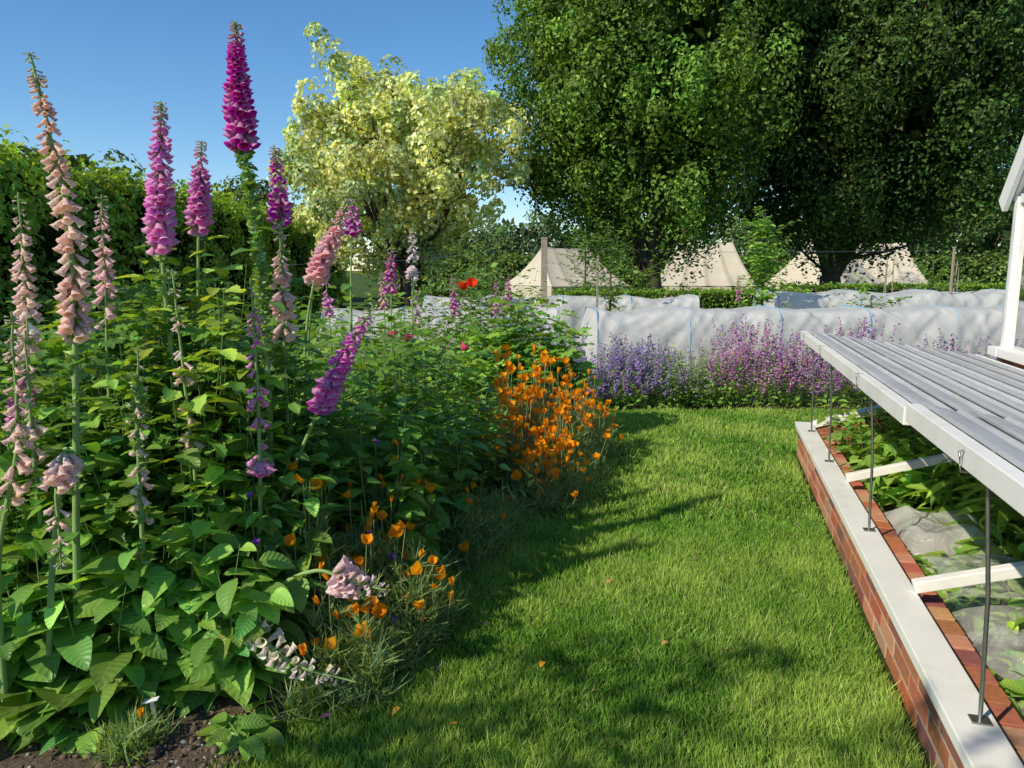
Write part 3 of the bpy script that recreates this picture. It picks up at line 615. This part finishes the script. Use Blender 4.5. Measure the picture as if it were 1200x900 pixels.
# ------------------------------------------------------------ tents
def tent(x,y,L,w,h,rz):
    E=empty('canvas_tent',(x,y,0),rz);mb=MB()
    wl=.75;n=25;ys=np.linspace(0,1,10);V=[];C=[]
    for i in range(n):
        u=i/(n-1);xx=(u-.5)*L;sc=.07*math.sin(math.pi*u)
        pl=.05*abs(math.sin(u*math.pi*4))
        for s in(-1,1):
            for t in ys:
                sag=.20*math.sin(math.pi*t)
                V.append((xx*(1-.40*(t)),s*(w*(1-t)-pl*(1-t)),wl+(h-wl)*t-sag-sc*t-pl*.6*(1-t)));C.append(.7 if i%6==0 else 1)
    V=np.array(V).reshape(n,2,10,3);C=np.array(C).reshape(n,2,10,1)*np.array([.56,.51,.42])
    for s in(0,1): mb.add(V[:,s].reshape(-1,3),gridf(n,10),C[:,s].reshape(-1,3))
    for e in(0,n-1): mb.add(np.stack([V[e,0],V[e,1]],1).reshape(-1,3),gridf(10,2),(.56,.51,.42))
    c=[(-L/2,-w),(L/2,-w),(L/2,w),(-L/2,w),(-L/2,-w)]
    for (a,b),(c2,d) in zip(c[:-1],c[1:]):
        mb.add([(a*.99,b*.97,0),(c2*.99,d*.97,0),(c2*.99,d*.97,wl+.01),(a*.99,b*.97,wl+.01)],quads([(0,1,2,3)]),(.56,.51,.42))
    mb.obj('canvas',[M_canvas],E)
    mb=MB()
    for sx in(-1,1):
        tube(mb,[(sx*L*.30,0,0),(sx*L*.30,0,h+.15)],.03,(.4,.3,.2),0,6)
        for sy in(-1,1): tube(mb,[(sx*L*.5,sy*w,wl),(sx*(L*.5+.6),sy*(w+1.2),0)],.01,(.6,.6,.5),0,4)
    mb.obj('poles_and_ropes',[M_wood],E)
tent(2.5,35,4.2,2.2,2.5,.5);tent(9.2,36,4.4,2.3,2.75,-.15);tent(15.0,36,3.4,2.2,3.1,.7);tent(18.2,37.5,4.2,2.2,2.8,-.3)

# ------------------------------------------------------------ cold frame
E=empty('cold_frame',(C0[0],C0[1],0),A)
LEN=7.2
def bricks(name,x0,x1,ya,yb,z0,courses,parent,axis='y',bl=.215,bh=.063,j=.012):
    mb=MB();
    for c in range(courses):
        z=z0+c*(bh+j);off=(bl+j)/2*(c%2);p=ya-off
        while p<yb:
            a=max(p,ya);b=min(p+bl,yb)
            if b-a>.03:
                ty=R(0,1);col=(.42,.15,.08) if ty<.5 else ((.50,.26,.16) if ty<.8 else (.26,.11,.08));col=tuple(q*R(.85,1.15) for q in col)
                if axis=='y': box(mb,(x0+R(-.002,.002),a,z),(x1+R(-.002,.002),b,z+bh),col)
                else: box(mb,(a,x0+R(-.002,.002),z),(b,x1+R(-.002,.002),z+bh),col)
            p+=bl+j
    o=mb.obj(name,[M_brick],parent);bev(o,.003,1);return o
bricks('front_brick_wall',0,.10,-LEN,0,.0,3,E)
mb=MB();box(mb,(.0035,-LEN+.005,-.02),(.097,-.005,.222));box(mb,(.11,-LEN,-.02),(.21,-.1,.15));mb.obj('mortar',[M_mortar],E)
bricks('inner_brick_ledge',.108,.215,-LEN,-.105,.153,1,E,bl=.1)
bricks('end_brick_wall',-.10,0,.11,1.2,.0,3,E,axis='x')
mb=MB();V=[(.11,-.095,.0),(1.2,-.095,.0),(1.2,-.095,.55),(.11,-.095,.225),(.11,-.006,0),(1.2,-.006,0),(1.2,-.006,.55),(.11,-.006,.225)]
mb.add(V,quads([(0,1,2,3),(4,7,6,5),(3,2,6,7),(0,3,7,4),(1,5,6,2)]),(.3,.12,.07),None,0,False);mb.obj('end_wall_infill',[M_brick],E)
mb=MB();box(mb,(1.16,-LEN,0),(1.28,.0,.66),(.3,.12,.07));mb.obj('back_wall',[M_brick],E)
mb=MB()
box(mb,(-.022,-LEN,.226),(.105,.02,.268))
beam(mb,(.105,-.045,.262),(1.2,-.045,.62),.09,.045)
box(mb,(1.15,-LEN,.663),(1.29,.01,.70))
for s in(1.75,3.30,4.85,6.4):
    beam(mb,(.09,-s,.292),(1.16,-s,.62),.045,.045)
bev(mb.obj('white_sill_and_bars',[M_white],E))
def lid(y0,y1,zf,zb):
    mb=MB();x0,x1=-.02,1.22;bh=.066
    beam(mb,(x0+.02,y0,zf-bh/2+.005),(x0+.02,y1,zf-bh/2+.005),.045,bh)
    beam(mb,(x1,y0,zb-.02),(x1,y1,zb-.02),.04,.06)
    for y in(y0+.03,y1-.03):
        beam(mb,(x0+.04,y,zf-.034),(x1-.02,y,zb-.034),.05,.05)
    k=y0+.7
    while k<y1-.3:
        beam(mb,(x0+.045,k,zf-.036),(x1-.022,k,zb-.036),.035,.035);k+=.7
    bev(mb.obj('lid_frame',[M_white],E),.003)
    mb=MB();ns=8;w=(x1-x0-.05)/ns
    for i in range(ns):
        a=x0+.045+i*w;b_=a+w-.014;ta=(a-x0)/(x1-x0);tb=(b_-x0)/(x1-x0);za=zf+(zb-zf)*ta;zz=zf+(zb-zf)*tb
        cc=np.array([.42,.43,.45])*R(.88,1.12)
        prof=[(a,za+.018),(a+.012,za+.020),(a+.024,za+.008),((a+b_)/2,(za+zz)/2+.009),(b_-.024,zz+.006),(b_-.012,zz+.016),(b_,zz+.012)]
        V=[(px,y0+.001,pz) for px,pz in prof]+[(px,y1-.001,pz) for px,pz in prof]+[(px,y0+.001,pz-.007) for px,pz in prof]+[(px,y1-.001,pz-.007) for px,pz in prof]
        F=[]
        for k in range(6): F+=[(k,k+1,k+8,k+7),(14+k,21+k,22+k,15+k),(k,14+k,15+k,k+1),(7+k,8+k,22+k,21+k)]
        F+=[(0,7,21,14),(6,20,27,13)]
        mb.add(V,quads(F),cc,None,0,False)
        if i: 
            beam(mb,(a-.007,y0+.002,za-.001),(a-.007,y1-.002,za-.001),.022,.006,(.09,.09,.095))
    mb.obj('lid_slats',[M_slat],E)
lid(-3.42,0,1.005,.85);lid(-LEN,-3.45,1.025,.87)
mb=MB()
for s in(.35,1.28,2.6,4.16,5.6):
    tube(mb,[(.06,-s,.27),(.055,-s+.02,.62),(.035,-s+.05,.95)],.006,(.3,.3,.3),0,8)
    box(mb,(.035,-s-.02,.268),(.085,-s+.02,.274));box(mb,(.026,-s+.03,.94),(.034,-s+.07,.99))
    tube(mb,[(.03,-s+.06,.95),(-.03,-s+.06,.955),(-.035,-s+.06,1.01),(-.01,-s+.06,1.02)],.004,(.3,.3,.3),0,6)
mb.obj('metal_stays',[M_metal],E)
mb=MB();X,Y=np.meshgrid(np.linspace(.2,1.17,24),np.linspace(-LEN,-.09,110));Z=.08+.03*fbm(X,Y,6,4)
mb.add(np.stack([X,Y,Z],-1).reshape(-1,3),gridf(110,24),(.1,.1,.1));mb.obj('soil',[M_soil],E)
def fleece(y0,y1,x0,x1,zb,amp,seed,mat):
    nx=int((x1-x0)*90);ny=int((y1-y0)*90);X,Y=np.meshgrid(np.linspace(x0,x1,nx),np.linspace(y0,y1,ny));Z=np.zeros(X.shape)
    for i in range(ny):
        for j in range(nx):
            x,y=X[i,j],Y[i,j];w=mnoise.noise(Vector((x*3,y*3,seed)))
            big=mnoise.noise(Vector((x*3.2,y*2.2,seed+3)))
            r2=1-abs(mnoise.noise(Vector((x*2+w*1.3,y*6-w*1.5,seed+7))))*2.4
            r3=1-abs(mnoise.noise(Vector((x*7+y*4+w*2,y*8-x*4+w*2,seed+9))))*2.4
            e=min((x-x0)/.12,(x1-x)/.12,(y-y0)/.12,(y1-y)/.12,1)
            Z[i,j]=zb*e+.04*(1-e)+.05+amp*(big*1.1+r2*.34+r3*.16)*(.3+.7*e)
    Xo=X+.04*np.sin(Y*9+seed)+.02*np.sin(Y*23);Yo=Y+.04*np.sin(X*8+seed)+.015*np.sin(X*25)
    mb=MB();mb.add(np.stack([np.clip(Xo,.19,1.15),Yo,Z],-1).reshape(-1,3),gridf(ny,nx),(.7,.7,.7));mb.obj('fleece_sheet',[mat],E)
fleece(-2.45,-1.85,.22,.75,.16,.06,1,M_fleece);fleece(-3.28,-2.5,.22,1.14,.14,.035,2,M_film);fleece(-4.80,-3.36,.24,1.14,.16,.045,5,M_film);fleece(-6.3,-4.95,.24,1.14,.16,.05,9,M_film)
mb=MB()
def crop(x0,x1,y0,y1,n,h,T,s,c,nl=9):
    B=np.stack([R(x0,x1,n),R(y0,y1,n),np.full(n,.09)],1);Tp=B+np.stack([R(-.12,.12,n),R(-.12,.12,n),h*R(.6,1.1,n)],1);stems(mb,B,Tp,nl,T,s,c,sr=.003,f0=.1)
crop(.25,1.1,-.9,-.2,60,.46,LEAF,.12,(.22,.4,.07));crop(.25,1.1,-1.78,-.95,56,.36,LANCE,.23,(.26,.46,.08));crop(.65,1.1,-2.7,-1.85,40,.42,LANCE,.23,(.26,.44,.08));crop(.8,1.1,-3.2,-2.7,20,.36,LEAF,.12,G3)
crop(.3,1.05,-4.6,-3.5,80,.10,LEAF,.10,(.26,.46,.08));crop(.3,1.05,-3.2,-2.55,60,.09,LEAF,.10,(.26,.46,.08))
mb.obj('seedlings',PL,E)

# ------------------------------------------------------------ greenhouse (gable end behind the cold frame)
GH=empty('greenhouse',(C0[0],C0[1],0),A)
gx0,gx1,ya,yb=1.35,6.6,-3.9,-.06;zs,ze=.90,1.99;ym=(ya+yb)/2;SL=1.15;zr=ze+(yb-ym)*SL
bricks('dwarf_wall_gable',gx0,gx0+.1,ya,yb,0,12,GH)
bricks('dwarf_wall_far',yb-.10,yb,gx0+.11,gx1,0,12,GH,axis='x')
mb=MB();box(mb,(gx0+.006,ya+.005,0),(gx0+.09,yb-.105,zs-.04));box(mb,(gx0+.1,yb-.09,0),(gx1,yb-.006,zs-.04));box(mb,(gx0+.1,ya,0),(gx1,ya+.1,zs-.04));box(mb,(gx1-.1,ya+.11,0),(gx1,yb-.11,zs-.04));mb.obj('mortar',[M_mortar],GH)
mb=MB()
box(mb,(gx0-.05,ya-.05,zs-.035),(gx1+.05,ya+.13,zs+.03));box(mb,(gx0-.05,yb-.13,zs-.035),(gx1+.05,yb+.05,zs+.03));box(mb,(gx0-.047,ya+.13,zs-.035),(gx0+.13,yb-.13,zs+.03));box(mb,(gx1-.13,ya+.13,zs-.035),(gx1+.047,yb-.13,zs+.03))
for y in np.linspace(ya+.06,yb-.06,6):
    top=ze+(min(y-ya,yb-y))*SL
    for gx in(gx0+.04,gx1-.04): box(mb,(gx-.035,y-.035,zs+.03),(gx+.035,y+.035,top-.05))
for gx in np.linspace(gx0+.04,gx1-.04,9)[1:-1]:
    for y in(ya+.04,yb-.04): box(mb,(gx-.022,y-.025,zs+.03),(gx+.022,y+.025,ze-.02))
for y in(ya+.03,yb-.03): box(mb,(gx0+.076,y-.035,ze-.02),(gx1-.076,y+.035,ze+.05))
for gx in(gx0+.045,gx1-.045): box(mb,(gx-.028,ya+.096,ze-.03),(gx+.028,yb-.096,ze+.035))
for gx in(gx0-.04,gx1+.04):
    for s,y in((1,ya),(-1,yb)):
        beam(mb,(gx,y-s*.05,ze-.05*SL+.02),(gx,ym,zr+.02),.035,.13)
for gx in np.linspace(gx0+.02,gx1-.02,10):
    for s,y in((1,ya),(-1,yb)): beam(mb,(gx,y-s*.02,ze-.02*SL+.03),(gx,ym-s*.01,zr+.03),.03,.05)
box(mb,(gx0-.03,ym-.03,zr+.03),(gx1+.03,ym+.03,zr+.12))
bev(mb.obj('white_frame',[M_white],GH),.003)
mb=MB()
def pane(*v): mb.add(v,quads([(0,1,2,3)]),(.8,.8,.8),None,0,False)
for gx in(gx0+.04,gx1-.04):
    pane((gx,ya,zs),(gx,yb,zs),(gx,yb,ze),(gx,ya,ze));mb.add([(gx,ya,ze+.001),(gx,yb,ze+.001),(gx,ym,zr)],[(0,1,2)],(.8,.8,.8),None,0,False)
for y in(ya+.04,yb-.04): pane((gx0,y,zs),(gx1,y,zs),(gx1,y,ze),(gx0,y,ze))
for s,y in((1,ya),(-1,yb)): pane((gx0,y,ze+.03),(gx1,y,ze+.03),(gx1,ym,zr+.03),(gx0,ym,zr+.03))
mb.obj('glazing',[M_glass],GH)

# ------------------------------------------------------------ light, sky, camera
SUN_EL=38;SUN_AZ=math.degrees(math.atan2(-.80,-.60))
w=bpy.data.worlds.new('World');bpy.context.scene.world=w;w.use_nodes=True;nt=w.node_tree
sky=nt.nodes.new('ShaderNodeTexSky');sky.sky_type='NISHITA';sky.sun_disc=False;sky.sun_elevation=math.radians(SUN_EL);sky.sun_rotation=math.radians(SUN_AZ)
sky.air_density=1.0;sky.dust_density=0.0;sky.ozone_density=4.0
hs=nt.nodes.new('ShaderNodeHueSaturation');hs.inputs['Saturation'].default_value=1.2
bg=nt.nodes['Background'];bg.inputs[1].default_value=.15;nt.links.new(sky.outputs[0],hs.inputs['Color']);nt.links.new(hs.outputs[0],bg.inputs[0])
L=bpy.data.lights.new('sun','SUN');L.energy=5.0;L.angle=math.radians(.53);L.color=(1,.90,.70)
so=bpy.data.objects.new('sun',L);link(so)
az=math.radians(SUN_AZ);el=math.radians(SUN_EL);S=Vector((math.sin(az)*math.cos(el),math.cos(az)*math.cos(el),math.sin(el)))
so.rotation_euler=S.to_track_quat('Z','Y').to_euler();so.location=(-10,-5,12)
cam=bpy.data.cameras.new('camera');cam.lens=26;cam.sensor_width=36;cam.clip_end=1500;cam.clip_start=.05
co=bpy.data.objects.new('camera',cam);link(co);co.location=(0,0,1.5);co.rotation_euler=(math.radians(90-8.85),0,0)
sc=bpy.context.scene;sc.camera=co;sc.view_settings.view_transform='Standard';sc.view_settings.look='None';sc.view_settings.exposure=0
